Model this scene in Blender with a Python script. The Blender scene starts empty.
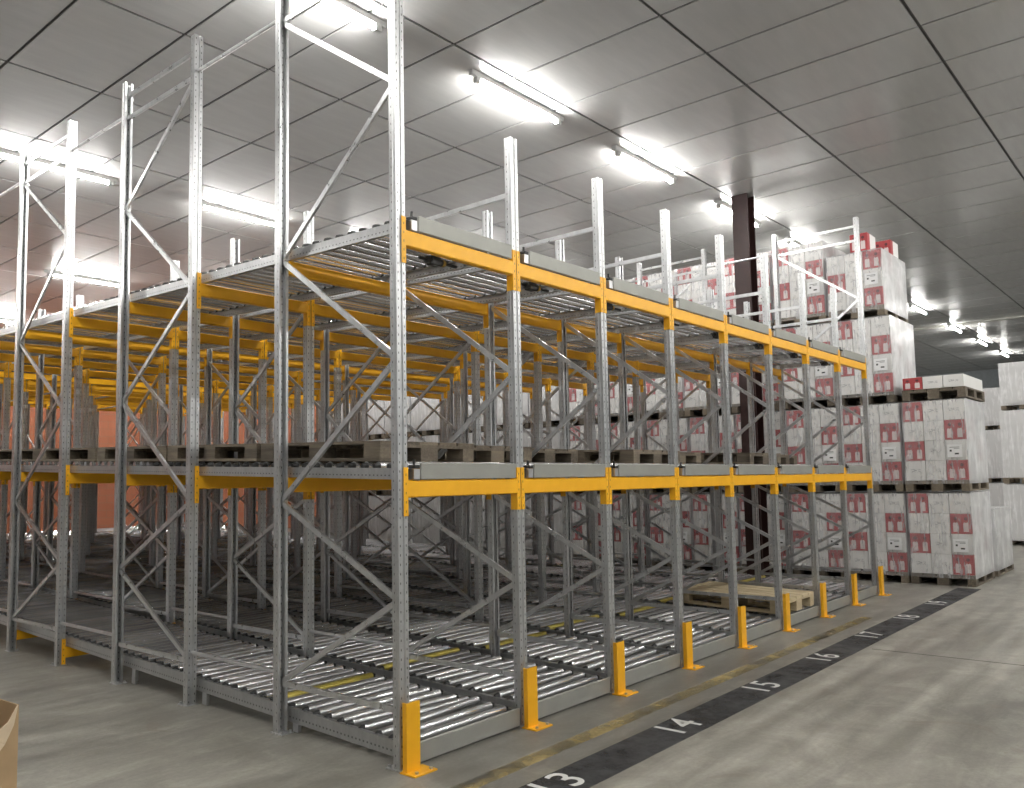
import bpy, bmesh, math, random
from mathutils import Vector, Matrix
random.seed(7)
PI = math.pi
SC = bpy.context.scene
COL = SC.collection

# ------------------------------------------------------------------ camera
def setup_camera():
    yaw, pit, rol = 0.7003, 0.0803, -0.0192
    f_px, shift_px = 837.5, 19.8
    fw = Vector((math.cos(yaw)*math.cos(pit), math.sin(yaw)*math.cos(pit), math.sin(pit)))
    r = Vector((math.sin(yaw), -math.cos(yaw), 0)); u = r.cross(fw)
    r2 = r*math.cos(rol) + u*math.sin(rol); u2 = -r*math.sin(rol) + u*math.cos(rol)
    cd = bpy.data.cameras.new('camera'); cam = bpy.data.objects.new('camera', cd); COL.objects.link(cam)
    m = Matrix.Identity(4)
    for i in range(3):
        m[i][0] = r2[i]; m[i][1] = u2[i]; m[i][2] = -fw[i]
    m[0][3], m[1][3], m[2][3] = -3.101, -3.4185, 1.511
    cam.matrix_world = m
    cd.sensor_fit = 'HORIZONTAL'; cd.sensor_width = 36.0
    cd.lens = f_px/1024*36.0; cd.shift_y = shift_px/1024
    cd.clip_start = 0.05; cd.clip_end = 200
    SC.camera = cam
setup_camera()

# ------------------------------------------------------------------ world, exposure, lamp levels
w = bpy.data.worlds.new('world'); SC.world = w; w.use_nodes = True
w.node_tree.nodes['Background'].inputs[0].default_value = (0.5, 0.5, 0.5, 1)
w.node_tree.nodes['Background'].inputs[1].default_value = 0.05
vs = SC.view_settings
vs.view_transform = 'Standard'; vs.look = 'None'; vs.gamma = 1.0; vs.use_curve_mapping = False
vs.exposure = 0.65
TUBE_STRENGTH = 190.0
TUBE_COLOR = (1.0, 0.985, 0.95, 1)
H = 5.8                                   # ceiling height
LAMP_ROWS = {2.28: [-5.2, -2.4, 0.4, 3.17, 5.88, 8.73, 11.5, 15.2, 19.3, 23.2, 26.8, 30.5],
             8.03: [-5.0, -2.2, 0.55, 3.3, 6.05, 8.8, 11.6, 15.2, 19.3, 23.2, 26.8, 30.5],
             13.85: [-5.0, -2.2, 0.6, 3.4, 6.15, 8.9, 11.7, 15.2, 19.3, 23.2, 26.8, 30.5],
             19.5: [-5.0, -2.2, 0.6, 3.4, 6.15, 8.9, 11.7, 15.2, 19.3, 23.2],
             -3.5: [-5.2, -2.4, 0.4, 3.17, 5.88, 8.73, 11.5, 15.2, 19.3, 23.2],
             -9.2: [-5.2, -2.4, 0.4, 3.17, 5.88, 8.73, 11.5, 15.2]}

# ------------------------------------------------------------------ helpers
def link(o, parent=None):
    COL.objects.link(o)
    if parent: o.parent = parent
    return o
def tag(o, label=None, cat=None, group=None, kind=None):
    if label: o['label'] = label
    if cat: o['category'] = cat
    if group: o['group'] = group
    if kind: o['kind'] = kind
    return o
def empty(name, loc, rot=(0, 0, 0)):
    o = bpy.data.objects.new(name, None); o.empty_display_size = 0.1
    o.location = loc; o.rotation_euler = rot
    return link(o)
def ob(name, me, parent=None, loc=(0, 0, 0), rot=(0, 0, 0), scale=None):
    o = bpy.data.objects.new(name, me); o.location = loc; o.rotation_euler = rot
    if scale: o.scale = scale
    return link(o, parent)

class MB:
    """collects geometry for ONE mesh"""
    def __init__(s): s.v = []; s.f = []; s.m = []
    def add(s, v, f, mi=0):
        n = len(s.v); s.v += [tuple(p) for p in v]; s.f += [tuple(i+n for i in q) for q in f]; s.m += [mi]*len(f)
    def box(s, x0, x1, y0, y1, z0, z1, mi=0):
        v = [(x0,y0,z0),(x1,y0,z0),(x1,y1,z0),(x0,y1,z0),(x0,y0,z1),(x1,y0,z1),(x1,y1,z1),(x0,y1,z1)]
        s.add(v, [(0,3,2,1),(4,5,6,7),(0,1,5,4),(1,2,6,5),(2,3,7,6),(3,0,4,7)], mi)
    def cbox(s, x0, x1, y0, y1, z0, z1, c, mi=0):
        """box with all edges chamfered by c"""
        def ring(d, z): return [(x0+d,y0+c+0*d,z)]
        v = []
        xs = (x0, x1); ys = (y0, y1); zs = (z0, z1)
        idx = {}
        for i in (0,1):
            for j in (0,1):
                for k in (0,1):
                    sx, sy, sz = (1 if i == 0 else -1), (1 if j == 0 else -1), (1 if k == 0 else -1)
                    idx[(i,j,k,'x')] = len(v); v.append((xs[i], ys[j]+sy*c, zs[k]+sz*c))
                    idx[(i,j,k,'y')] = len(v); v.append((xs[i]+sx*c, ys[j], zs[k]+sz*c))
                    idx[(i,j,k,'z')] = len(v); v.append((xs[i]+sx*c, ys[j]+sy*c, zs[k]))
        bm = bmesh.new(); bv = [bm.verts.new(p) for p in v]
        r = bmesh.ops.convex_hull(bm, input=bv)
        bmesh.ops.dissolve_limit(bm, angle_limit=0.01, verts=bm.verts, edges=bm.edges)
        bm.verts.index_update()
        s.add([p.co[:] for p in bm.verts], [[q.index for q in f.verts] for f in bm.faces], mi); bm.free()
    def prism(s, out, mat, h, mi=0, caps=True):
        """out: ccw 2D outline; extruded 0..h along local z of mat"""
        n = len(out)
        v = [mat @ Vector((x, y, 0)) for x, y in out] + [mat @ Vector((x, y, h)) for x, y in out]
        f = [(i, (i+1) % n, n+(i+1) % n, n+i) for i in range(n)]
        if caps: f += [tuple(range(n-1, -1, -1)), tuple(range(n, 2*n))]
        s.add(v, f, mi)
    def tube(s, p, q, r, n=10, mi=0, caps=True, r2=None):
        p = Vector(p); q = Vector(q)
        d = (q-p); L = d.length
        mat = Matrix.Translation(p) @ d.to_track_quat('Z', 'Y').to_matrix().to_4x4()
        out = [(r*math.cos(2*PI*i/n), r*math.sin(2*PI*i/n)) for i in range(n)]
        s.prism(out, mat, L, mi, caps)
    def lathe(s, prof, mat, n=12, mi=0):
        """prof: list of (radius, height)"""
        v = []; f = []
        for r, h in prof:
            v += [mat @ Vector((r*math.cos(2*PI*i/n), r*math.sin(2*PI*i/n), h)) for i in range(n)]
        for k in range(len(prof)-1):
            for i in range(n):
                j = (i+1) % n; f.append((k*n+i, k*n+j, (k+1)*n+j, (k+1)*n+i))
        f.append(tuple(range(n-1, -1, -1))); f.append(tuple((len(prof)-1)*n+i for i in range(n)))
        s.add(v, f, mi)
    def mesh(s, name, *mats, smooth=False):
        me = bpy.data.meshes.new(name); me.from_pydata(s.v, [], s.f)
        for m in mats: me.materials.append(m)
        if len(mats) > 1: me.polygons.foreach_set('material_index', s.m)
        if smooth:
            me.polygons.foreach_set('use_smooth', [True]*len(me.polygons))
            try: me.set_sharp_from_angle(angle=math.radians(40))
            except Exception: pass
        me.update(); return me
def section(path, t):
    """thin-walled open profile -> closed outline"""
    P = [Vector(p) for p in path]; n = len(P); L = []; R = []
    for i in range(n):
        if i == 0: d = (P[1]-P[0]).normalized(); nn = Vector((-d.y, d.x)); k = 1
        elif i == n-1: d = (P[-1]-P[-2]).normalized(); nn = Vector((-d.y, d.x)); k = 1
        else:
            a = (P[i]-P[i-1]).normalized(); b = (P[i+1]-P[i]).normalized()
            na = Vector((-a.y, a.x)); nb = Vector((-b.y, b.x)); nn = (na+nb).normalized(); k = 1/max(0.3, nn.dot(na))
        L.append(P[i]+nn*t/2*k); R.append(P[i]-nn*t/2*k)
    return [tuple(p) for p in R] + [tuple(p) for p in reversed(L)]
ORD = ['first', 'second', 'third', 'fourth', 'fifth', 'sixth', 'seventh', 'eighth', 'ninth', 'tenth', 'eleventh', 'twelfth', 'thirteenth', 'fourteenth', 'fifteenth', 'sixteenth', 'seventeenth']

# ------------------------------------------------------------------ materials
class NT:
    def __init__(s, name):
        s.m = bpy.data.materials.new(name); s.m.use_nodes = True; s.t = s.m.node_tree
        s.b = s.t.nodes['Principled BSDF']; s.out = s.t.nodes['Material Output']
    def n(s, typ, **kw):
        x = s.t.nodes.new(typ)
        for k, v in kw.items(): setattr(x, k, v)
        return x
    def l(s, a, b): s.t.links.new(a, b)
    def val(s, sock, v):
        if isinstance(v, bpy.types.NodeSocket): s.l(v, sock)
        else: sock.default_value = v
    def math(s, op, a, b=0.0, c=0.0, clamp=False):
        x = s.n('ShaderNodeMath', operation=op, use_clamp=clamp)
        s.val(x.inputs[0], a); s.val(x.inputs[1], b)
        if len(x.inputs) > 2: s.val(x.inputs[2], c)
        return x.outputs[0]
    def coords(s, kind='Object', scale=(1, 1, 1), rot=(0, 0, 0), loc=(0, 0, 0)):
        tc = s.n('ShaderNodeTexCoord'); mp = s.n('ShaderNodeMapping')
        mp.inputs['Scale'].default_value = scale; mp.inputs['Rotation'].default_value = rot; mp.inputs['Location'].default_value = loc
        s.l(tc.outputs[kind], mp.inputs[0]); return mp.outputs[0]
    def noise(s, vec, scale, detail=4, rough=.55, dist=0):
        x = s.n('ShaderNodeTexNoise'); s.l(vec, x.inputs['Vector'])
        x.inputs['Scale'].default_value = scale; x.inputs['Detail'].default_value = detail
        x.inputs['Roughness'].default_value = rough; x.inputs['Distortion'].default_value = dist
        return x.outputs[0]
    def ramp(s, fac, stops):
        x = s.n('ShaderNodeValToRGB'); s.val(x.inputs[0], fac); e = x.color_ramp.elements
        while len(e) < len(stops): e.new(0.5)
        for i, (p, c) in enumerate(stops):
            e[i].position = p; e[i].color = (*c, 1) if len(c) == 3 else c
        return x.outputs[0]
    def mix(s, fac, a, b):
        x = s.n('ShaderNodeMix', data_type='RGBA'); s.val(x.inputs[0], fac)
        s.val(x.inputs[6], a if isinstance(a, bpy.types.NodeSocket) else (*a, 1))
        s.val(x.inputs[7], b if isinstance(b, bpy.types.NodeSocket) else (*b, 1)); return x.outputs[2]
    def xyz(s, kind='Object'):
        tc = s.n('ShaderNodeTexCoord'); sp = s.n('ShaderNodeSeparateXYZ'); s.l(tc.outputs[kind], sp.inputs[0]); return sp.outputs
    def bump(s, h, strength=.2, dist=.01):
        x = s.n('ShaderNodeBump'); x.inputs['Strength'].default_value = strength; x.inputs['Distance'].default_value = dist
        s.l(h, x.inputs['Height']); s.l(x.outputs[0], s.b.inputs['Normal'])
    def set(s, **kw):
        for k, v in kw.items():
            k = k.replace('_', ' '); i = s.b.inputs[k]
            if isinstance(v, bpy.types.NodeSocket): s.l(v, i)
            else: i.default_value = (*v, 1) if isinstance(v, tuple) and len(v) == 3 else v
        return s.m
    def band(s, x, lo, hi):                         # 1 where lo < x < hi
        return s.math('MULTIPLY', s.math('GREATER_THAN', x, lo), s.math('LESS_THAN', x, hi))

def rnd(n):                                          # per-object random
    return n.n('ShaderNodeObjectInfo').outputs['Random']

def mat_galv(name, base=.56, metal=.75, rough=.36, perf=None):
    n = NT(name); v = n.coords('Object')
    a = n.noise(v, 14, 5, .6); st = n.noise(n.coords('Object', (60, 60, 2.0)), 1.0, 3)
    f = n.math('ADD', n.math('MULTIPLY', a, .6), n.math('MULTIPLY', st, .4))
    c = n.ramp(f, [(.3, (base*.82, base*.83, base*.84)), (.7, (base*1.14, base*1.145, base*1.15))])
    if perf == 'upright':
        x, y, z = n.xyz()
        zf = n.math('ABSOLUTE', n.math('SUBTRACT', n.math('FRACT', n.math('DIVIDE', z, .05)), .5))
        zm = n.math('LESS_THAN', zf, .12)
        ax = n.math('ABSOLUTE', x)
        web = n.math('MULTIPLY', n.band(ax, .0185, .0235), n.math('LESS_THAN', y, .006))
        fl = n.math('MULTIPLY', n.band(y, .0345, .0385), n.math('GREATER_THAN', ax, .028))
        mk = n.math('MULTIPLY', zm, n.math('MAXIMUM', web, fl))
        c = n.mix(mk, c, (.06, .06, .06))
    if perf == 'rail':
        x, y, z = n.xyz()
        yf = n.math('ABSOLUTE', n.math('SUBTRACT', n.math('FRACT', n.math('DIVIDE', y, .0333)), .5))
        mk = n.math('MULTIPLY', n.math('LESS_THAN', yf, .2), n.band(z, .018, .026))
        c = n.mix(n.math('MULTIPLY', mk, .7), c, (.06, .06, .06))
    if perf == 'plain': pass
    r = n.ramp(a, [(.3, (rough*.85,)*3), (.7, (rough*1.2,)*3)])
    return n.set(Base_Color=c, Metallic=metal, Roughness=r)

def mat_yellow(name, perf=False):
    n = NT(name); a = n.noise(n.coords('Object'), 9, 4)
    c = n.ramp(a, [(.3, (.88, .43, .010)), (.7, (.95, .48, .015))])
    if perf:
        x, y, z = n.xyz()
        zf = n.math('ABSOLUTE', n.math('SUBTRACT', n.math('FRACT', n.math('DIVIDE', z, .05)), .5))
        mk = n.math('MULTIPLY', n.math('LESS_THAN', zf, .13), n.band(n.math('ABSOLUTE', x), .018, .023))
        c = n.mix(mk, c, (.12, .06, .01))
    return n.set(Base_Color=c, Roughness=.36)

def mat_plain(name, col, rough=.5, metal=0.0, var=.12, scale=8):
    n = NT(name); a = n.noise(n.coords('Object'), scale, 4)
    lo = tuple(k*(1-var) for k in col); hi = tuple(min(1, k*(1+var)) for k in col)
    return n.set(Base_Color=n.ramp(a, [(.3, lo), (.7, hi)]), Roughness=rough, Metallic=metal)

def mat_floor():
    n = NT('concrete_floor'); v = n.coords('Object')
    big = n.noise(v, .35, 4, .6, .6)
    stk = n.noise(n.coords('Object', (.35, 2.2, 1), (0, 0, math.radians(-8))), 1.0, 6, .62, .5)
    stk2 = n.noise(n.coords('Object', (1.2, 5.5, 1), (0, 0, math.radians(14))), 1.0, 6, .65, .8)
    fine = n.noise(v, 38, 5, .7)
    f = n.math('ADD', n.math('ADD', n.math('MULTIPLY', big, .25), n.math('MULTIPLY', stk, .36)), n.math('ADD', n.math('MULTIPLY', stk2, .25), n.math('MULTIPLY', fine, .14)))
    c = n.ramp(f, [(.38, (.12, .113, .096)), (.5, (.26, .249, .214)), (.62, (.42, .402, .35))])
    vo = n.noise(v, 1.7, 2, .5, 1.5)
    c = n.mix(n.math('MULTIPLY', n.math('GREATER_THAN', vo, .70), .25), c, (.17, .12, .08))
    mot = n.noise(v, 2.6, 5, .65, .8)
    c = n.mix(n.math('MULTIPLY', n.math('MULTIPLY_ADD', mot, 3.0, -1.2, clamp=True), .6), c, (.15, .14, .118))
    c = n.mix(n.math('MULTIPLY', n.math('MULTIPLY_ADD', mot, -4.0, 1.75, clamp=True), .4), c, (.46, .44, .385))
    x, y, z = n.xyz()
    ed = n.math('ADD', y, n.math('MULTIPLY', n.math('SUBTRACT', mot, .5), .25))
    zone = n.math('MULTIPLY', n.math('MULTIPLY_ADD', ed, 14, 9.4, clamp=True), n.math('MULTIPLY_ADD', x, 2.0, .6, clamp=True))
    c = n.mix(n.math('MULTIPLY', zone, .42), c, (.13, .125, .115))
    n.bump(fine, .12, .004)
    return n.set(Base_Color=c, Roughness=n.ramp(stk, [(.3, (.36,)*3), (.7, (.55,)*3)]))

def mat_ceiling():
    n = NT('ceiling_panel_laminate')
    v = n.coords('Object', (1.0, 5.0, 1)); s2 = n.noise(n.coords('Object', (2.5, 30, 1)), 1.0, 3, .5)
    a = n.noise(v, 1.5, 3)
    c = n.ramp(a, [(.3, (.42, .42, .412)), (.7, (.46, .46, .45))])
    return n.set(Base_Color=c, Roughness=n.ramp(s2, [(.3, (.19,)*3), (.7, (.23,)*3)]), Specular_IOR_Level=.45)

def mat_brick():
    n = NT('terracotta_brick_wall')
    b = n.n('ShaderNodeTexBrick'); n.l(n.coords('Object', (1, 1, 1), (PI/2, 0, 0)), b.inputs['Vector'])
    b.inputs['Color1'].default_value = (.235, .072, .032, 1); b.inputs['Color2'].default_value = (.265, .088, .042, 1)
    b.inputs['Mortar'].default_value = (.21, .09, .05, 1); b.inputs['Scale'].default_value = 1.0
    b.inputs['Brick Width'].default_value = .5; b.inputs['Row Height'].default_value = .22; b.inputs['Mortar Size'].default_value = .012
    return n.set(Base_Color=b.outputs[0], Roughness=.85)

def mat_wood(name, lo, hi):
    n = NT(name); r = rnd(n)
    g = n.noise(n.coords('Object', (5, 40, 40)), 1.0, 4, .6, .4)
    f = n.math('ADD', n.math('MULTIPLY', g, .7), n.math('MULTIPLY', r, .3))
    return n.set(Base_Color=n.ramp(f, [(.25, lo), (.75, hi)]), Roughness=.8)

def mat_carton_white():
    n = NT('white_carton_print'); x, y, z = n.xyz()
    a = n.noise(n.coords('Object', (1, 30, 60)), 1.0, 2)
    inl = n.math('MULTIPLY', n.band(n.math('ABSOLUTE', y), -1, .062), n.band(z, .115, .16))
    logo = n.math('MULTIPLY', n.math('MULTIPLY', inl, n.math('GREATER_THAN', a, .5)), n.math('LESS_THAN', x, .002))
    c = n.mix(n.math('MULTIPLY', logo, .75), (.74, .73, .71), (.24, .24, .25))
    edge = n.math('MAXIMUM', n.math('GREATER_THAN', n.math('ABSOLUTE', y), .126), n.math('GREATER_THAN', n.math('ABSOLUTE', n.math('SUBTRACT', z, .137)), .133))
    c = n.mix(n.math('MULTIPLY', edge, .45), c, (.42, .40, .37))
    return n.set(Base_Color=c, Roughness=.6)

def mat_carton_red():
    n = NT('red_carton_print'); x, y, z = n.xyz()
    ay = n.math('ABSOLUTE', n.math('SUBTRACT', n.math('ABSOLUTE', y), .062))
    body = n.math('MULTIPLY', n.math('LESS_THAN', ay, .032), n.band(z, .03, .13))
    d2 = n.math('SQRT', n.math('ADD', n.math('MULTIPLY', ay, ay), n.math('POWER', n.math('SUBTRACT', z, .13), 2)))
    body = n.math('MAXIMUM', body, n.math('LESS_THAN', d2, .032))
    neck = n.math('MULTIPLY', n.math('LESS_THAN', ay, .012), n.band(z, .15, .215))
    cap = n.math('LESS_THAN', n.math('SQRT', n.math('ADD', n.math('MULTIPLY', ay, ay), n.math('POWER', n.math('SUBTRACT', z, .205), 2))), .022)
    c = n.mix(body, (.38, .045, .05), (.66, .58, .57))
    c = n.mix(neck, c, (.30, .03, .03)); c = n.mix(cap, c, (.10, .02, .025))
    fld = n.math('MULTIPLY', n.math('MULTIPLY', n.math('LESS_THAN', n.math('ABSOLUTE', y), .127), n.band(z, .004, .268)), n.math('LESS_THAN', x, .002))
    side = n.math('MULTIPLY', n.math('GREATER_THAN', x, .002), n.band(x, .0, .12))
    c = n.mix(n.math('MAXIMUM', fld, 0), (.72, .71, .69), c)
    c = n.mix(side, c, (.38, .05, .055))
    return n.set(Base_Color=c, Roughness=.6)

def mat_film(name, lo, hi, sc=(1, 3, 1.6)):
    n = NT(name)
    a = n.noise(n.coords('Object', sc, (.7, .2, .1)), 1.5, 4, .55, .8)
    b2 = n.noise(n.coords('Object', (1, 9, 1.2), (.5, 0, 0)), 2.0, 3, .6, .5)
    f = n.math('MULTIPLY_ADD', n.math('ADD', n.math('MULTIPLY', a, .5), n.math('MULTIPLY', b2, .5)), 5.0, -2.45, clamp=True)
    fac = n.math('MULTIPLY_ADD', f, hi-lo, lo)
    n.set(Base_Color=(.88, .88, .89), Roughness=.2, Specular_IOR_Level=.6)
    n.bump(a, .18, .03)
    tr = n.n('ShaderNodeBsdfTransparent'); mx = n.n('ShaderNodeMixShader')
    n.l(fac, mx.inputs[0]); n.l(tr.outputs[0], mx.inputs[1]); n.l(n.b.outputs[0], mx.inputs[2]); n.l(mx.outputs[0], n.out.inputs[0])
    return n.m

def mat_worn_paint(name, col, lo, hi, scale=7.0):
    n = NT(name); v = n.coords('Object')
    a = n.noise(v, scale, 6, .7); b = n.noise(v, 1.3, 3)
    f = n.math('ADD', n.math('MULTIPLY', a, .6), n.math('MULTIPLY', b, .4))
    k = n.math('DIVIDE', n.math('SUBTRACT', f, lo), hi-lo, clamp=True)
    n.set(Base_Color=col, Roughness=.55)
    tr = n.n('ShaderNodeBsdfTransparent'); mx = n.n('ShaderNodeMixShader')
    n.l(k, mx.inputs[0]); n.l(tr.outputs[0], mx.inputs[1]); n.l(n.b.outputs[0], mx.inputs[2]); n.l(mx.outputs[0], n.out.inputs[0])
    return n.m

def mat_roller():
    n = NT('zinc_roller'); x, y, z = n.xyz()
    wn = n.n('ShaderNodeTexWhiteNoise', noise_dimensions='1D')
    n.l(n.math('ADD', n.math('FLOOR', n.math('DIVIDE', n.math('SUBTRACT', y, .0135), .113)), n.math('MULTIPLY', rnd(n), 91.0)), wn.inputs['W'])
    c = n.ramp(wn.outputs[0], [(.0, (.42, .42, .43)), (1.0, (.90, .90, .91))])
    r = n.math('MULTIPLY_ADD', wn.outputs[0], -.10, .25)
    return n.set(Base_Color=c, Metallic=.8, Roughness=r)

def mat_emit():
    n = NT('fluorescent_tube'); n.set(Base_Color=(1, 1, 1), Emission_Color=TUBE_COLOR, Emission_Strength=TUBE_STRENGTH)
    return n.m

M = dict(
    upright=mat_galv('galvanised_upright', .58, .85, .32, 'upright'), galv=mat_galv('galvanised_steel', .62, .85, .30),
    rail=mat_galv('galvanised_rail', .5, .75, .36, 'rail'), roller=mat_roller(),
    yellow=mat_yellow('yellow_paint'), yellow_perf=mat_yellow('yellow_connector', True),
    plate=mat_plain('grey_end_plate', (.33, .33, .30), .45, .25, .05), black=mat_plain('black_plastic', (.02, .02, .02), .5),
    brass=mat_plain('brass_knob', (.55, .38, .10), .35, .8), yroller=mat_plain('yellow_roller', (.55, .45, .10), .35, .5, .25),
    floor=mat_floor(), ceil=mat_ceiling(), gap=mat_plain('ceiling_joint', (.075, .075, .075), .7),
    brick=mat_brick(), wall=mat_plain('pale_wall', (.45, .47, .48), .6), farwall=mat_plain('blue_grey_wall', (.17, .19, .20), .6),
    column=mat_plain('oxide_brown_paint', (.030, .0105, .009), .5, 0, .2), emit=mat_emit(),
    lampwhite=mat_plain('lamp_housing', (.40, .40, .39), .4), wood=mat_wood('weathered_pallet_wood', (.06, .05, .038), (.24, .195, .14)),
    wood2=mat_wood('fresh_pallet_wood', (.42, .33, .20), (.66, .55, .36)), cw=mat_carton_white(), cr=mat_carton_red(),
    white=mat_plain('white_carton', (.70, .69, .67), .6, 0, .04), film=mat_film('stretch_film_clear', .14, .62), milk=mat_film('stretch_film_milky', .55, .97, (2, 1, .8)),
    paper=mat_plain('paper_label', (.82, .82, .82), .6, 0, .02), ink=mat_plain('black_ink', (.03, .03, .03), .6),
    strip=mat_worn_paint('black_floor_paint', (.055, .056, .059), .20, .58), num=mat_worn_paint('white_number_paint', (.72, .72, .70), .30, .42, 20),
    yline=mat_worn_paint('faded_yellow_paint', (.66, .52, .24), .42, .72, 3), joint=mat_plain('floor_joint', (.10, .095, .085), .8),
    card=mat_plain('brown_cardboard', (.42, .29, .16), .8, 0, .1), card2=mat_plain('torn_cardboard_edge', (.66, .53, .37), .85, 0, .1))

# ------------------------------------------------------------------ setting
X0, X1, Y0, Y1 = -10.0, 36.5, -14.0, 22.0
m = MB(); m.box(X0, X1, Y0, Y1, -.1, 0)
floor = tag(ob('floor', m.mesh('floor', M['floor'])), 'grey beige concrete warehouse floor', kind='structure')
m = MB(); m.box(4.55, 4.565, Y0, -1.0, 0, .0015); ob('floor_joint', m.mesh('floor_joint', M['joint']), floor)
m = MB(); m.box(X0, X1, Y1, Y1+.2, 0, H+.1); tag(ob('wall_back', m.mesh('wall_back', M['brick'])), 'orange terracotta brick wall behind the rack', kind='structure')
m = MB(); m.box(X1, X1+.2, Y0, Y1, 0, H+.1); tag(ob('wall_right', m.mesh('wall_right', M['farwall'])), 'far blue grey end wall', kind='structure')
m = MB(); m.box(X0-.2, X0, Y0, Y1, 0, H+.1); tag(ob('wall_left', m.mesh('wall_left', M['wall'])), 'pale wall to the left out of view', kind='structure')
m = MB(); m.box(X0, X1, Y0-.2, Y0, 0, H+.1); tag(ob('wall_front', m.mesh('wall_front', M['wall'])), 'pale wall behind the viewer', kind='structure')
# ceiling: backing sheet + laminate panels with recessed joints
m = MB(); m.box(X0-.2, X1+.2, Y0-.2, Y1+.2, H+.0145, H+.15)
ceil = tag(ob('ceiling', m.mesh('ceiling', M['gap'])), 'grey glossy panelled ceiling with dark joints', kind='structure')
PW, PD, PX, PY = .922, 1.772, .78, .29
m = MB(); m.box(.014, PW-.014, .016, PD-.016, 0, .014); pan_me = m.mesh('ceiling_panel', M['ceil'])
rest = MB()
for i in range(-11, 39):
    for j in range(-8, 13):
        x = PX+i*PW; y = PY+j*PD
        if x+PW < X0 or x > X1 or y+PD < Y0 or y > Y1: continue
        dx, dy = x+.46+3.1, y+.9+3.42
        dep = .763*dx+.645*dy; lat = (.645*dx-.763*dy)
        if dep > 3.0 and abs(lat) < .66*dep+1.0 and dep < 21 and x < X1-1:
            ob('ceiling_panel', pan_me, ceil, (x, y, H))
        else:
            rest.box(x+.014, x+PW-.014, y+.016, y+PD-.016, H, H+.014)
tag(ob('ceiling_panels_beyond', rest.mesh('ceiling_panels_beyond', M['ceil']), ceil), kind='stuff')
m = MB(); m.box(23.45, 23.6, Y0, Y1, H-.05, H+.02); ob('ceiling_joint_cover', m.mesh('ceiling_joint_cover', M['plate']), ceil)
# steel column
def column():
    c = tag(empty('steel_column', (8.83, 1.92, 0)), 'dark oxide brown steel column rising behind the far end of the rack', 'column')
    b = .125; t = .02; w = .012
    out = [(-b,-b),(b,-b),(b,-b+t),(w,-b+t),(w,b-t),(b,b-t),(b,b),(-b,b),(-b,b-t),(-w,b-t),(-w,-b+t),(-b,-b+t)]
    m = MB(); m.prism(out, Matrix.Identity(4), H); ob('shaft', m.mesh('shaft', M['column']), c, rot=(0, 0, PI/2))
    m = MB(); m.box(-.2, .2, -.2, .2, 0, .025); ob('base_plate', m.mesh('base_plate', M['column']), c)
column()

# ------------------------------------------------------------------ lamps
def lamps():
    m = MB(); m.cbox(-.08, 1.52, -.03, .03, -.062, -.0, .006); housing = m.mesh('housing', M['lampwhite'])
    m = MB(); m.tube((.05, 0, -.088), (1.40, 0, -.088), .019, 8, caps=False); tube = m.mesh('tube', M['emit'], smooth=True)
    m = MB(); m.cbox(-.01, .055, -.032, .032, -.118, -.055, .006); cap = m.mesh('end_cap', M['lampwhite'])
    side = {2.28: 'over the rack front', 8.03: 'over the rack middle', 13.85: 'over the rack rear', 19.5: 'by the brick wall', -3.5: 'above the aisle', -9.2: 'behind the aisle'}
    for y, xs in LAMP_ROWS.items():
        for k, x in enumerate(xs):
            t = empty('ceiling_lamp', (x, y, H))
            tag(t, 'lit tube ceiling lamp, %s from the left %s' % (ORD[k], side[y]), 'lamp', 'tube ceiling lamps')
            ob('housing', housing, t); ob('tube', tube, t); ob('end_cap', cap, t); ob('end_cap', cap, t, (1.405, 0, 0))
    # loop of cable at the end of one lamp
    pts = [(1.98+.14*math.cos(-PI/2+PI*i/12), 8.03, H-.06+.045*math.sin(-PI/2+PI*i/12)) for i in range(13)]
    m = MB()
    for p, q in zip(pts, pts[1:]): m.tube(p, q, .006, 6)
    cu = m.mesh('lamp_cable', M['plate'])
    tag(ob('lamp_cable', cu), 'short loop of grey cable at the end of a lamp at upper left', 'cable')
lamps()

# ------------------------------------------------------------------ pallet flow rack
NB, NF = 8, 8                      # bays along X, frames along Y
D, PITCH = 1.103, 2.181
SLOPE = .03; ANG = math.atan(SLOPE)
ZM, ZT, ZB = 1.530, 2.932, .045    # rail undersides at the front
TALL, SHORT = 4.854, 3.753
UW, UD = .068, .052
OUT = 1.155                        # outer depth of a frame
FY = -.02                          # frame front face

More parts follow.
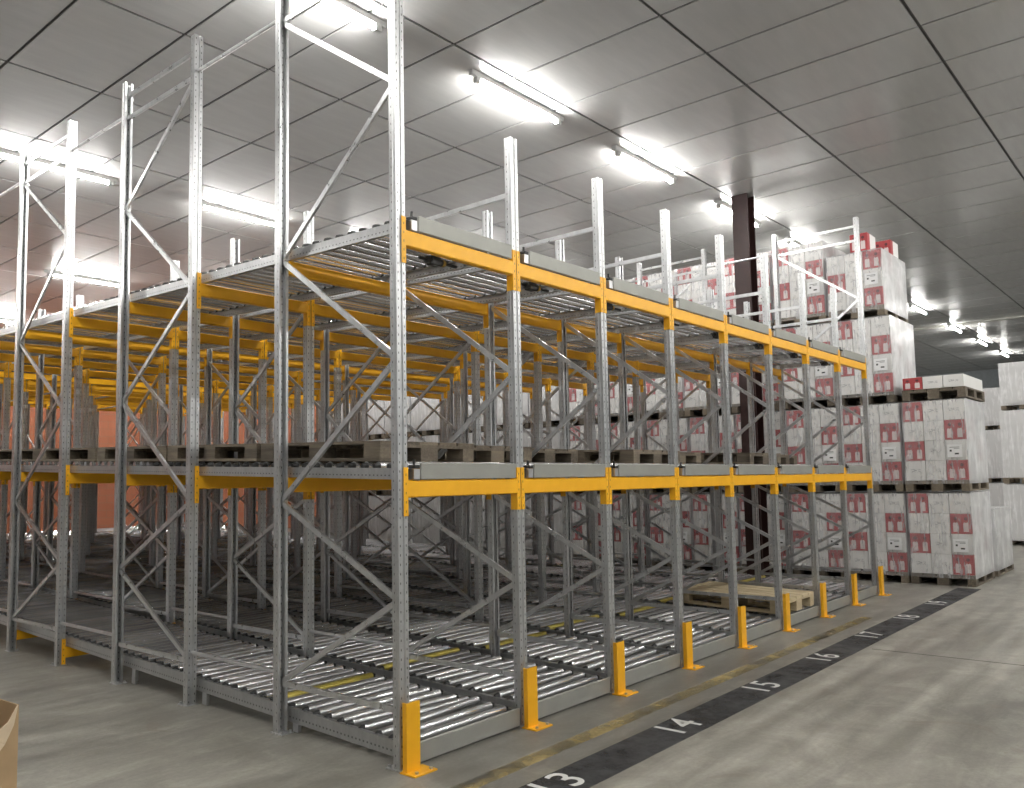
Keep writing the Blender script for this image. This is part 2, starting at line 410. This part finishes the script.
HW = UW/2-.0015
UP_SEC = section([(.016, UD), (HW, UD), (HW, .028), (HW-.004, .024), (HW, .020), (HW, .0015), (.010, .0015), (.006, .008), (-.006, .008), (-.010, .0015), (-HW, .0015), (-HW, .020), (-HW+.004, .024), (-HW, .028), (-HW, UD), (-.016, UD)], .003)
def upright_mesh(h):
    m = MB(); m.prism(list(reversed(UP_SEC)) if False else UP_SEC, Matrix.Identity(4), h); me = m.mesh('upright', M['upright'])
    bm = bmesh.new(); bm.from_mesh(me); bmesh.ops.recalc_face_normals(bm, faces=bm.faces); bm.to_mesh(me); bm.free(); return me
UPM = {True: upright_mesh(TALL), False: upright_mesh(SHORT)}
BR_SEC = section([(-.0145, .017), (-.0145, 0), (.0145, 0), (.0145, .017)], .003)
def brace_mesh(name, ya, za, yb, zb):
    p = Vector((0, ya, za)); q = Vector((0, yb, zb)); d = (q-p).normalized()
    ex = Vector((1, 0, 0)); ey = d.cross(ex).normalized()
    mat = Matrix((( ey.x, ex.x, d.x, p.x), (ey.y, ex.y, d.y, p.y), (ey.z, ex.z, d.z, p.z), (0, 0, 0, 1)))
    mat = mat @ Matrix.Translation((0, -.0085, 0))
    m = MB(); m.prism(BR_SEC, mat, (q-p).length); me = m.mesh(name, M['galv'])
    bm = bmesh.new(); bm.from_mesh(me); bmesh.ops.recalc_face_normals(bm, faces=bm.faces); bm.to_mesh(me); bm.free(); return me
m = MB(); m.box(-.045, .045, -.012, .105, 0, .006); m.tube((-.032, .088, .006), (-.032, .088, .02), .009, 6); m.tube((.032, .088, .006), (.032, .088, .02), .009, 6)
FOOT = m.mesh('foot_plate', M['galv'])
YA, YB = .035, OUT-.035             # brace end positions on the two uprights
def frame_parts(tall, mirror):
    zs = [.30, .88, 1.41, 2.20, 2.95] + ([3.78, 4.54] if tall else [])
    L = []
    for k in range(len(zs)-1):
        a, b = (YB, YA) if k % 2 == 0 else (YA, YB)
        if mirror: a, b = (OUT-a, OUT-b)
        L.append(('diagonal_brace', brace_mesh('diagonal_brace', a, zs[k], b, zs[k+1])))
    L.append(('horizontal_brace', brace_mesh('horizontal_brace', YA, .30, YB, .30)))
    for z in ([4.74, 4.55] if tall else [3.38]): L.append(('horizontal_brace', brace_mesh('horizontal_brace', YA, z, YB, z)))
    return L
FP = {(t, mi): frame_parts(t, mi) for t in (True, False) for mi in (True, False)}
def frames():
    for i in range(NB+1):
        tall = i in (0, NB)
        for j in range(NF):
            t = empty('upright_frame', (i, j*PITCH+FY, 0))
            if i == 0: lab = 'tall galvanised upright frame on the near side of the rack, %s from the front corner' % ORD[j]
            elif i == NB: lab = 'tall galvanised upright frame at the far end of the rack, %s from the aisle' % ORD[j]
            elif j == 0: lab = 'short galvanised upright frame facing the aisle, %s after the tall corner frame' % ORD[i-1]
            else: lab = 'short galvanised frame inside the rack, %s rank back, %s line from the near side' % (ORD[j], ORD[i])
            tag(t, lab, 'rack frame', 'galvanised upright frames of the rack')
            ob('upright', UPM[tall], t); ob('upright', UPM[tall], t, (0, OUT, 0), (0, 0, PI))
            ob('foot_plate', FOOT, t); ob('foot_plate', FOOT, t, (0, OUT, 0), (0, 0, PI))
            for nm, me in FP[(tall, j % 2 == 1)]: ob(nm, me, t)
    # tie bars between frames
    ties = {}
    for z in (.36, 4.58, 3.25):
        m = MB(); m.tube((0, OUT+.002, z), (0, PITCH-.002, z), .014, 8); ties[z] = m.mesh('tie_bar', M['galv'], smooth=True)
    for i in range(NB+1):
        tall = i in (0, NB)
        for j in range(NF-1):
            for z in ((.36, 4.58) if tall else (.36, 3.25)):
                o = ob('tie_bar', ties[z], None, (i, j*PITCH+FY, 0))
                ht = 'low' if z < 1 else 'high'
                if i == 0: lab = '%s galvanised tie bar on the near side, bridging the %s gap from the front' % (ht, ORD[j])
                elif i == NB: lab = '%s galvanised tie bar at the far end, bridging the %s gap from the aisle' % (ht, ORD[j])
                else: lab = '%s tie bar inside the rack, %s gap back, %s line from the near side' % (ht, ORD[j], ORD[i])
                tag(o, lab, 'tie bar', 'tie bars between the rack frames')
frames()

# beams
def beam_meshes():
    m = MB(); c = .006
    y0, y1, h = -.004, .044, .092
    out = [(y0+c, 0), (y1-c, 0), (y1, c), (y1, h-c), (y1-c, h), (y0+c, h), (y0, h-c), (y0, c)]
    mat = Matrix(((0, 0, 1, .0365), (1, 0, 0, 0), (0, 1, 0, 0), (0, 0, 0, 1)))
    m.prism(out, mat, 1-.073); bm_ = m.mesh('beam_tube', M['yellow'])
    L = []
    for s in (1, -1):
        m = MB()
        a, b = (.004, .0365) if s > 0 else (-.0365, -.004)
        m.box(a, b, -.0045, -.0005, -.10, .165)
        f0, f1 = (.0335, .0365) if s > 0 else (-.0365, -.0335)
        m.box(f0, f1, -.0005, .05, -.10, .165)
        L.append(m.mesh('end_connector', M['yellow_perf']))
    return bm_, L
def beams():
    bt, cn = beam_meshes()
    for lev, z0 in (('middle', ZM), ('upper', ZT), ('lowest', ZB)):
        for j in range(2*NF):
            fr, sd = divmod(j, 2)
            y = fr*PITCH + FY + (0 if sd == 0 else OUT)
            if lev == 'lowest' and (j < 4): continue
            for i in range(NB):
                if lev == 'lowest' and i > 2: continue
                t = empty('cross_beam', (i, y, z0+SLOPE*y-.097-(.02 if lev == 'lowest' else 0)))
                if j == 0: lab = 'yellow front beam of the %s roller level, %s bay from the tall corner post' % (lev, ORD[i])
                elif i == 0: lab = 'yellow cross beam of the %s level in the nearest bay, %s back from the aisle' % (lev, ORD[j])
                else: lab = 'yellow %s level beam inside the rack, %s bay across, %s line back' % (lev, ORD[i], ORD[j])
                tag(t, lab, 'beam', 'yellow cross beams of the rack')
                if sd == 1:
                    t.rotation_euler = (0, 0, PI); t.location.x = i+1
                ob('beam_tube', bt, t); ob('end_connector', cn[0], t); ob('end_connector', cn[1], t, (1, 0, 0))
beams()

# roller lanes
LEN = (NF-1)*PITCH+D+.02
R_P, R_R = .113, .0255
def lanes():
    rs = section([(.026, .060), (0, .060), (0, .0), (.026, .0)], .003)
    def rail(sx):
        m = MB()
        mat = Matrix(((-sx, 0, 0, 0), (0, 0, 1, 0), (0, 1, 0, 0.0015), (0, 0, 0, 1)))
        m.prism(rs, mat, LEN); me = m.mesh('side_rail', M['rail'])
        bm = bmesh.new(); bm.from_mesh(me); bmesh.ops.recalc_face_normals(bm, faces=bm.faces); bm.to_mesh(me); bm.free(); return me
    rl, rr = rail(-1), rail(1)
    m = MB()
    mat = Matrix.Translation((-.40, 0, 0)) @ Matrix.Rotation(PI/2, 4, 'Y')
    m.lathe([(R_R, .0), (R_R, .80)], mat, 12, 0)
    m.lathe([(.012, -.034), (.020, -.018), (R_R-.003, -.0005)], mat, 10, 1); m.lathe([(R_R-.003, .8005), (.020, .818), (.012, .834)], mat, 10, 1)
    roll = m.mesh('roller', M['roller'], M['black'], smooth=True)
    yroll = m.mesh('yellow_roller', M['yroller'], M['black'], smooth=True)
    m = MB(); m.cbox(.125, .945, -.034, -.018, 0, .092, .004); plate = m.mesh('end_plate', M['plate'])
    m = MB(); m.cbox(.06, .948, -.026, -.012, -.032, .078, .004); skirt = m.mesh('end_plate', M['plate'])
    m = MB(); m.box(.075, .12, -.028, .05, .003, .06); galvblk = m.mesh('end_bracket', M['galv'])
    m = MB(); m.cbox(.075, .118, -.032, .02, .062, .082, .004); m.tube((.092, -.008, .08), (.092, -.008, .112), .008, 8); blk = m.mesh('stop_latch', M['black'])
    m = MB(); m.tube((.16, 0, .01), (.30, 0, .01), .024, 12); m.tube((.10, 0, .01), (.44, 0, .01), .010, 8); m.cbox(.19, .27, -.03, .03, -.02, .04, .006); brk = m.mesh('brake_unit', M['black'])
    m = MB(); m.lathe([(.004, 0), (.018, .004), (.024, .016), (.020, .028), (.006, .034)], Matrix.Translation((.30, 0, .01)) @ Matrix.Rotation(PI/2, 4, 'Y'), 12); knob = m.mesh('brass_knob', M['brass'], smooth=True)
    m = MB(); m.box(-.02, .02, -.03, .03, -.2, 0); 
    nroll = int((LEN-.1)/R_P)
    for lev, z0, nind in (('lowest', ZB, 60), ('middle', ZM, 26), ('upper', ZT, 34)):
        for i in range(NB):
            t = empty('roller_lane', (i, 0, z0), (ANG, 0, 0))
            tag(t, '%s level roller lane in the %s bay from the tall corner post' % (lev, ORD[i]), 'roller conveyor', 'roller lanes of the rack')
            rk = dict(scale=(1, 1, 1.35)) if lev == 'lowest' else {}
            rzo = -.021 if lev == 'lowest' else 0
            ob('side_rail', rl, t, (.054, 0, rzo), **rk); ob('side_rail', rr, t, (.946, 0, rzo), **rk)
            far = MB()
            for k in range(nroll):
                y = .07+k*R_P; rz = random.gauss(0, .006); zz = .060 if lev == 'lowest' else .074
                ry = 0
                if lev == 'lowest' and k in (3, 4+(i*3) % 5, 9+(i*5) % 7): rz = -.05-.05*random.random(); ry = random.uniform(-.01, .01)
                if random.random() < .05: rz += random.uniform(-.04, .04)
                if lev == 'lowest' and k in (2+(i % 2),) and i % 2 == 0: ry = -.03; zz = .066
                if k < nind:
                    yel = lev == 'lowest' and k in (11+(i % 2),)
                    ob('roller', yroll if yel else roll, t, (.5, y, zz), (0, ry, rz))
                else:
                    mat = Matrix.Translation((.5, y, zz)) @ Matrix.Rotation(rz, 4, 'Z') @ Matrix.Translation((-.40, 0, 0)) @ Matrix.Rotation(PI/2, 4, 'Y')
                    far.lathe([(R_R, -.02), (R_R, .82)], mat, 8)
            tag(ob('rollers_beyond', far.mesh('rollers_beyond', M['roller'], smooth=True), t), kind='stuff')
            if lev == 'lowest':
                ob('end_plate', skirt, t)
                for y in (.06, 1.02, 2.08, 3.12):
                    for x in (.062, .938):
                        hgt = z0+SLOPE*y-.023
                        m = MB(); m.box(-.012, .012, -.028, .028, -hgt/math.cos(ANG)+.003, 0)
                        ob('support_foot', m.mesh('support_foot', M['galv']), t, (x, y, -.021))
            else:
                ob('end_plate', plate, t); ob('end_bracket', galvblk, t); ob('stop_latch', blk, t)
                if lev == 'upper':
                    b = ob('brake_unit', brk, t, (.43, .39, -.012)); ob('brass_knob', knob, b)
lanes()

# post protectors
def protectors():
    m = MB(); m.box(-.044, .052, -.062, -.054, .008, .36); m.box(-.044, -.036, -.054, -.030, .008, .36); gm = m.mesh('guard_angle', M['yellow'])
    m = MB(); m.box(-.056, .105, -.135, -.02, 0, .008); pm = m.mesh('base_plate', M['yellow'])
    m = MB(); m.tube((0, 0, .008), (0, 0, .018), .010, 6); bm_ = m.mesh('anchor_bolt', M['galv'])
    for i in range(NB+1):
        t = tag(empty('post_protector', (i, -.02, 0)), 'yellow steel post protector bolted to the floor, %s from the near corner' % ORD[i], 'post guard', 'yellow post protectors along the aisle')
        ob('guard_angle', gm, t); ob('base_plate', pm, t)
        ob('anchor_bolt', bm_, t, (.082, -.11, 0)); ob('anchor_bolt', bm_, t, (-.02, -.11, 0))
protectors()

# ------------------------------------------------------------------ pallets
def pallet_layout():
    """EUR pallet, 1.2 along x, 0.8 along y, boxes by kind"""
    L = []
    for y0, w in ((0, .145), (.1637, .145), (.3275, .145), (.4912, .145), (.655, .145)): L.append(('deck_board', (0, 1.2, y0, y0+w, .122, .144)))  # EUR height, scaled below for the rack
    for x0 in (0, .5275, 1.055): L.append(('stringer_board', (x0, x0+.145, 0, .8, .100, .122)))
    for x0 in (0, .5275, 1.055):
        for y0, w in ((0, .1), (.3275, .145), (.7, .1)): L.append(('block', (x0, x0+.145, y0, y0+w, .022, .100)))
    for y0, w in ((0, .1), (.3275, .145), (.7, .1)): L.append(('bottom_board', (0, 1.2, y0, y0+w, 0, .022)))
    return L
PAL = pallet_layout()
def pal_meshes(mat):
    d = {}
    for nm, b in PAL:
        m = MB(); m.box(*b); d[(nm, b)] = m.mesh(nm, mat)
    m = MB()
    for nm, b in PAL: m.box(*b)
    return d, m.mesh('wooden_pallet', mat)
PD_OLD, P_OLD = pal_meshes(M['wood']); PD_NEW, P_NEW = pal_meshes(M['wood2'])
def pallet(loc, rot, label, group, new=False, detail=True, zs=.82):
    dd, one = (PD_NEW, P_NEW) if new else (PD_OLD, P_OLD)
    if detail:
        t = empty('wooden_pallet', loc, rot)
        t.scale = (1, 1, zs)
        for key, me in dd.items(): ob(key[0], me, t)
    else: t = ob('wooden_pallet', one, None, loc, rot, (1, 1, zs))
    return tag(t, label, 'pallet', group)
def rack_pallets():
    rz = ANG
    for i in range(NB):
        y = .30 + (.15*(i*7 % 5))
        k = 0
        while y+1.2 < LEN-.1:
            jit = random.uniform(-.02, .02)
            ctr = .5+.4+jit
            z = ZM+.0015+(.074+R_R)+.002
            # pallet local x -> lane direction (+Y)
            R = Matrix.Rotation(ANG, 4, 'X') @ Matrix.Rotation(PI/2+random.uniform(-.01, .01), 4, 'Z')
            if i == 0: lab = 'weathered empty pallet on the middle level of the nearest bay, %s from the aisle' % ORD[k]
            elif k == 0: lab = 'weathered empty pallet at the front of the middle level, %s bay from the corner' % ORD[i]
            else: lab = 'weathered empty pallet on the middle level, %s bay across, %s back from the aisle' % (ORD[i], ORD[k])
            pallet((i+ctr, y, z+SLOPE*y), R.to_euler(), lab, 'empty pallets on the middle level', False, (i == 0 and k < 8) or k < 1)
            y += 1.2+random.choice((.02, .03, .05, .25 if i else .03)); k += 1
    R = Matrix.Rotation(ANG, 4, 'X') @ Matrix.Rotation(PI/2, 4, 'Z')
    pallet((5.88, -.005, ZB+.0885), R.to_euler(), 'pale new empty pallet on the lowest rollers near the aisle', None, True, zs=1.0)
rack_pallets()

# ------------------------------------------------------------------ wrapped loads
CX, CY, CZ = .39, .256, .272
def carton_mesh(mat):
    m = MB(); m.cbox(0, CX, -CY/2+.002, CY/2-.002, .001, CZ-.001, .003); return m.mesh('carton', mat)
CWM, CRM = carton_mesh(M['cw']), carton_mesh(M['cr'])
def film_mesh(name, x0, x1, y0, y1, z0, z1, seed, milky_front=False):
    rr = random.Random(seed); m = MB()
    def face(o, a, b, na, nb, nrm, mi):
        v = []
        for q in range(nb+1):
            for p in range(na+1):
                P = Vector(o)+Vector(a)*(p/na)+Vector(b)*(q/nb)
                e = (p in (0, na)) or (q in (0, nb))
                if not e: P += Vector(nrm)*rr.uniform(0, .009)
                v.append(P)
        f = [(q*(na+1)+p, q*(na+1)+p+1, (q+1)*(na+1)+p+1, (q+1)*(na+1)+p) for q in range(nb) for p in range(na)]
        m.add(v, f, mi)
    w, d, h = x1-x0, y1-y0, z1-z0
    face((x0, y1, z0), (0, -d, 0), (0, 0, h), 6, 8, (-1, 0, 0), 1 if milky_front else 0)
    face((x0, y0, z0), (w, 0, 0), (0, 0, h), 10, 8, (0, -1, 0), 1)
    face((x1, y0, z0), (0, d, 0), (0, 0, h), 4, 4, (1, 0, 0), 1)
    face((x1, y1, z0), (-w, 0, 0), (0, 0, h), 4, 4, (0, 1, 0), 1)
    face((x0, y0, z1), (w, 0, 0), (0, d, 0), 4, 4, (0, 0, 1), 1)
    return m.mesh(name, M['film'], M['milk'], smooth=True)
FILMS = [film_mesh('stretch_film', -.012, 1.19, -.012, .788, .10, 1.245, s) for s in range(4)]
FILMW = [film_mesh('stretch_film', -.012, 1.19, -.012, .788, .10, 1.245, s+9, True) for s in range(3)]
m = MB(); m.box(.40, 1.18, .004, .776, .146, .146+4*CZ); CORE = m.mesh('carton_block', M['white'])
m = MB(); m.box(0.003, 1.18, .004, .776, .146, .146+4*CZ); 
m = MB(); m.box(-.030, -.027, -.09, .09, -.085, .085); LBL = m.mesh('paper_label', M['paper'])
m = MB()
for a, b, c, d in ((-.06, .06, .045, .051), (-.06, .01, .028, .033), (-.05, .0, -.05, -.030), (.035, .06, -.01, .015)): m.box(-.0315, -.030, a, b, c, d)
LTX = m.mesh('label_print', M['ink'])
m = MB()
for nm, b in PAL: m.box(*b)
PALM = m.mesh('pallet', M['wood'])
def load(x, y, z, label, group, layers=4, pattern=0, sides=False, film=True, white=False, rot=0, red_row=None):
    t = tag(empty('wrapped_pallet_load', (x, y, z), (0, 0, rot)), label, 'pallet load', group)
    ob('pallet', PALM, t, (0, -.01, 0))
    if white:
        for r in range(layers):
            for c in range(3): ob('carton', CWM, t, (.003, .131+c*.259, .147+r*CZ))
        ob('carton_block', CORE, t, scale=(1, 1, (.146+layers*CZ)/(.146+4*CZ)))
        ob('stretch_film', FILMW[pattern % 3], t, scale=(1, 1, (layers*CZ+.157)/1.245)); return t
    for r in range(layers):
        for c in range(3):
            red = (c == 2) if r % 2 == 1 else (c == 0)
            if red_row is not None: red = red_row[r][c]
            for dpt in range(3 if sides else 1):
                isr = red if dpt == 0 else ((r+c+dpt) % 3 == 0)
                if dpt and c != 0: continue
                ob('carton', CRM if isr else CWM, t, (.003+dpt*.392, .131+c*.259, .147+r*CZ))
    if sides:
        m = MB(); m.box(.40, 1.18, .27, .776, .146, .146+layers*CZ); ob('carton_block', m.mesh('carton_block', M['white']), t)
    else: ob('carton_block', CORE, t, scale=(1, 1, (.146+layers*CZ)/(.146+4*CZ)))
    if film:
        fm = FILMS[pattern % 4 if sides else (int(y*10)+int(z)) % 4]
        ob('stretch_film', fm, t, scale=(1, 1, (layers*CZ+.157)/1.245))
        lb = ob('paper_label', LBL, t, (0, .14, .147+1.45*CZ)); ob('label_print', LTX, lb)
    return t
def loads():
    SX, LV = 9.38, 1.264
    lvn = ['on the floor', 'one tier up', 'two tiers up', 'three tiers up']
    for s in range(17):
        y = -.84+s*.832
        n = 2 if s == 0 else 4
        for l in range(n):
            jx = random.uniform(-.03, .02) + (.03 if l == 3 else 0)
            jy = random.uniform(-.002, .002) + (.06 if l == 2 else .13 if l == 3 else 0)
            if s >= 8:
                load(SX+jx, y+jy, l*LV, 'film wrapped plain white cartons %s, %s stack from the aisle' % (lvn[l], ORD[s]), 'wrapped carton loads beyond the rack', 4, l+s, False, True, True)
                continue
            load(SX+jx, y+jy, l*LV, 'film wrapped red and white cartons %s, %s stack from the aisle' % (lvn[l], ORD[s]), 'wrapped carton loads beyond the rack', 3 if (l == 3 and s == 1) else 4, l+s, s <= 1)
    # part layer on a pallet on top of the first stack
    t = load(SX+.02, -.85, 2*LV, 'loose pallet with one layer of cartons on top of the lowest stack', 'wrapped carton loads beyond the rack', 1, 0, True, False, red_row=[[False, False, True]])
    for ch in t.children:                        # a low layer of flat cartons
        if ch.name.startswith('carton'):
            ch.scale = (1, 1, .62)
            ch.location.z += .147*.38 if ch.name.startswith('carton_block') else 0
    # loose cartons standing on the tall stack
    for (dx, dy, mt, lab) in ((.15, .36, CRM, 'red printed carton loose on top of the tall stack facing the rack'), (.80, .22, CRM, 'red printed carton loose on top of the tall stack at its rear edge')):
        o = ob('loose_carton', mt, None, (SX+dx, .10+dy, 4*LV+.012-CZ)); tag(o, lab, 'carton', 'loose cartons on the tall stack')
    # white loads behind
    load(10.80, -.84, 0, 'low milky film wrapped load behind the end stack, on the floor', 'white wrapped loads', 3, 0, False, True, True)
    load(10.80, .0, 0, 'milky film wrapped load on the floor behind the second stack', 'white wrapped loads', 4, 1, False, True, True)
    load(10.81, .0, 1.264, 'milky film wrapped load one tier up behind the second stack', 'white wrapped loads', 4, 2, False, True, True)
    for k, (x, y, z, L, nm) in enumerate(((16.8, -.72, 0, 4, 'bottom'), (16.82, -.74, 1.264, 5, 'middle'), (16.8, -.78, 2.80, 3, 'top'))):
        load(x, y, z, 'white wrapped carton load, %s of the far stack at the right edge' % nm, 'white wrapped loads', L, k, False, True, True)
    for k, (x, y, z, L, nm) in enumerate(((19.4, .45, 0, 4, 'bottom'), (19.42, .44, 1.264, 4, 'middle'), (19.4, .45, 2.528, 3, 'top'))):
        load(x, y, z, 'white wrapped carton load, %s of the stack left of the far right one' % nm, 'white wrapped loads', L, k+1, False, True, True)
    for k, (x, y) in enumerate(((16.8, -1.62), (16.8, -2.5))):
        for l in range(2): load(x, y, l*1.264, 'white wrapped carton load past the right edge, %s column, %s tier' % (ORD[k], ORD[l]), 'white wrapped loads', 4, k+l, False, True, True)
loads()

# ------------------------------------------------------------------ floor markings
def markings():
    ang = 0.0
    t = tag(empty('number_strip', (0, -.80, 0), (0, 0, ang)), 'black painted floor strip with white bay numbers along the aisle', 'floor marking')
    m = MB(); m.box(-4, 9.2, -.14, .135, 0, .002); ob('black_band', m.mesh('black_band', M['strip']), t)
    for k, s in enumerate(('12', '13', '14', '15', '16', '17', '18', '19')):
        cu = bpy.data.curves.new('number', 'FONT'); cu.body = s; cu.size = .30; cu.align_x = 'CENTER'; cu.align_y = 'CENTER'; cu.offset = .002; cu.space_character = 1.15
        tmp = bpy.data.objects.new('tmp', cu); COL.objects.link(tmp)
        dg = bpy.context.evaluated_depsgraph_get(); me = bpy.data.meshes.new_from_object(tmp.evaluated_get(dg))
        bpy.data.objects.remove(tmp)
        me.materials.clear(); me.materials.append(M['num'])
        ob('bay_number', me, t, (.315+1.22*(k-1), .01, .0026))
    m = MB()
    m.box(-4, 6.2, -.055, .055, 0, .0018)
    o = ob('worn_yellow_line', m.mesh('worn_yellow_line', M['yline']), None, (0, -.445, 0), (0, 0, 0))
    tag(o, 'faded worn yellow line painted between rack and black strip', 'floor marking')
markings()

# ------------------------------------------------------------------ cardboard box at lower left
def cardboard():
    t = tag(empty('cardboard_box', (-1.672, .58, 0), (0, 0, math.radians(4))), 'open torn brown cardboard box at the lower left corner of the floor', 'box')
    h = .60; w = .6; d = .5; k = .006
    m = MB(); m.box(-k, 0, 0, d, 0, h); ob('side_wall', m.mesh('side_wall', M['card']), t)
    m = MB(); m.box(-w, -w+k, 0, d, 0, h); ob('side_wall', m.mesh('side_wall', M['card']), t)
    m = MB(); m.box(-w, 0, d, d+k, 0, h); ob('side_wall', m.mesh('side_wall', M['card']), t)
    # torn front wall: ragged top
    m = MB(); n = 14; top = []
    for q in range(n+1):
        x = -w*q/n; f = q/n
        z = h-.02-.20*min(1, f*4.5) + random.uniform(-.02, .02) if q else h
        top.append((x, z))
    v = [(x, -k, 0) for x, z in top]+[(x, -k, z) for x, z in top]+[(x, 0, 0) for x, z in top]+[(x, 0, z) for x, z in top]; N = n+1; f = []
    for q in range(n):
        f += [(q+1, q, N+q, N+q+1), (2*N+q, 2*N+q+1, 3*N+q+1, 3*N+q), (N+q+1, N+q, 3*N+q, 3*N+q+1)]
    m.add(v, f); ob('torn_front_wall', m.mesh('torn_front_wall', M['card']), t)
    m = MB()
    m.add([(-.005, -.012, h), (-.05, -.03, h-.06), (-.11, -.035, h-.10), (-.15, -.03, h-.10), (-.13, -.022, h-.21), (-.09, -.02, h-.19), (-.055, -.016, h-.15), (-.02, -.012, h-.08)], [(0, 1, 7), (1, 2, 6, 7), (2, 3, 4, 5, 6)])
    o = ob('torn_flap', m.mesh('torn_flap', M['card2']), t); md = o.modifiers.new('thick', 'SOLIDIFY'); md.thickness = .005
    m = MB(); m.box(-w, 0, 0, d, .001, .007); ob('bottom', m.mesh('bottom', M['card']), t)
cardboard()
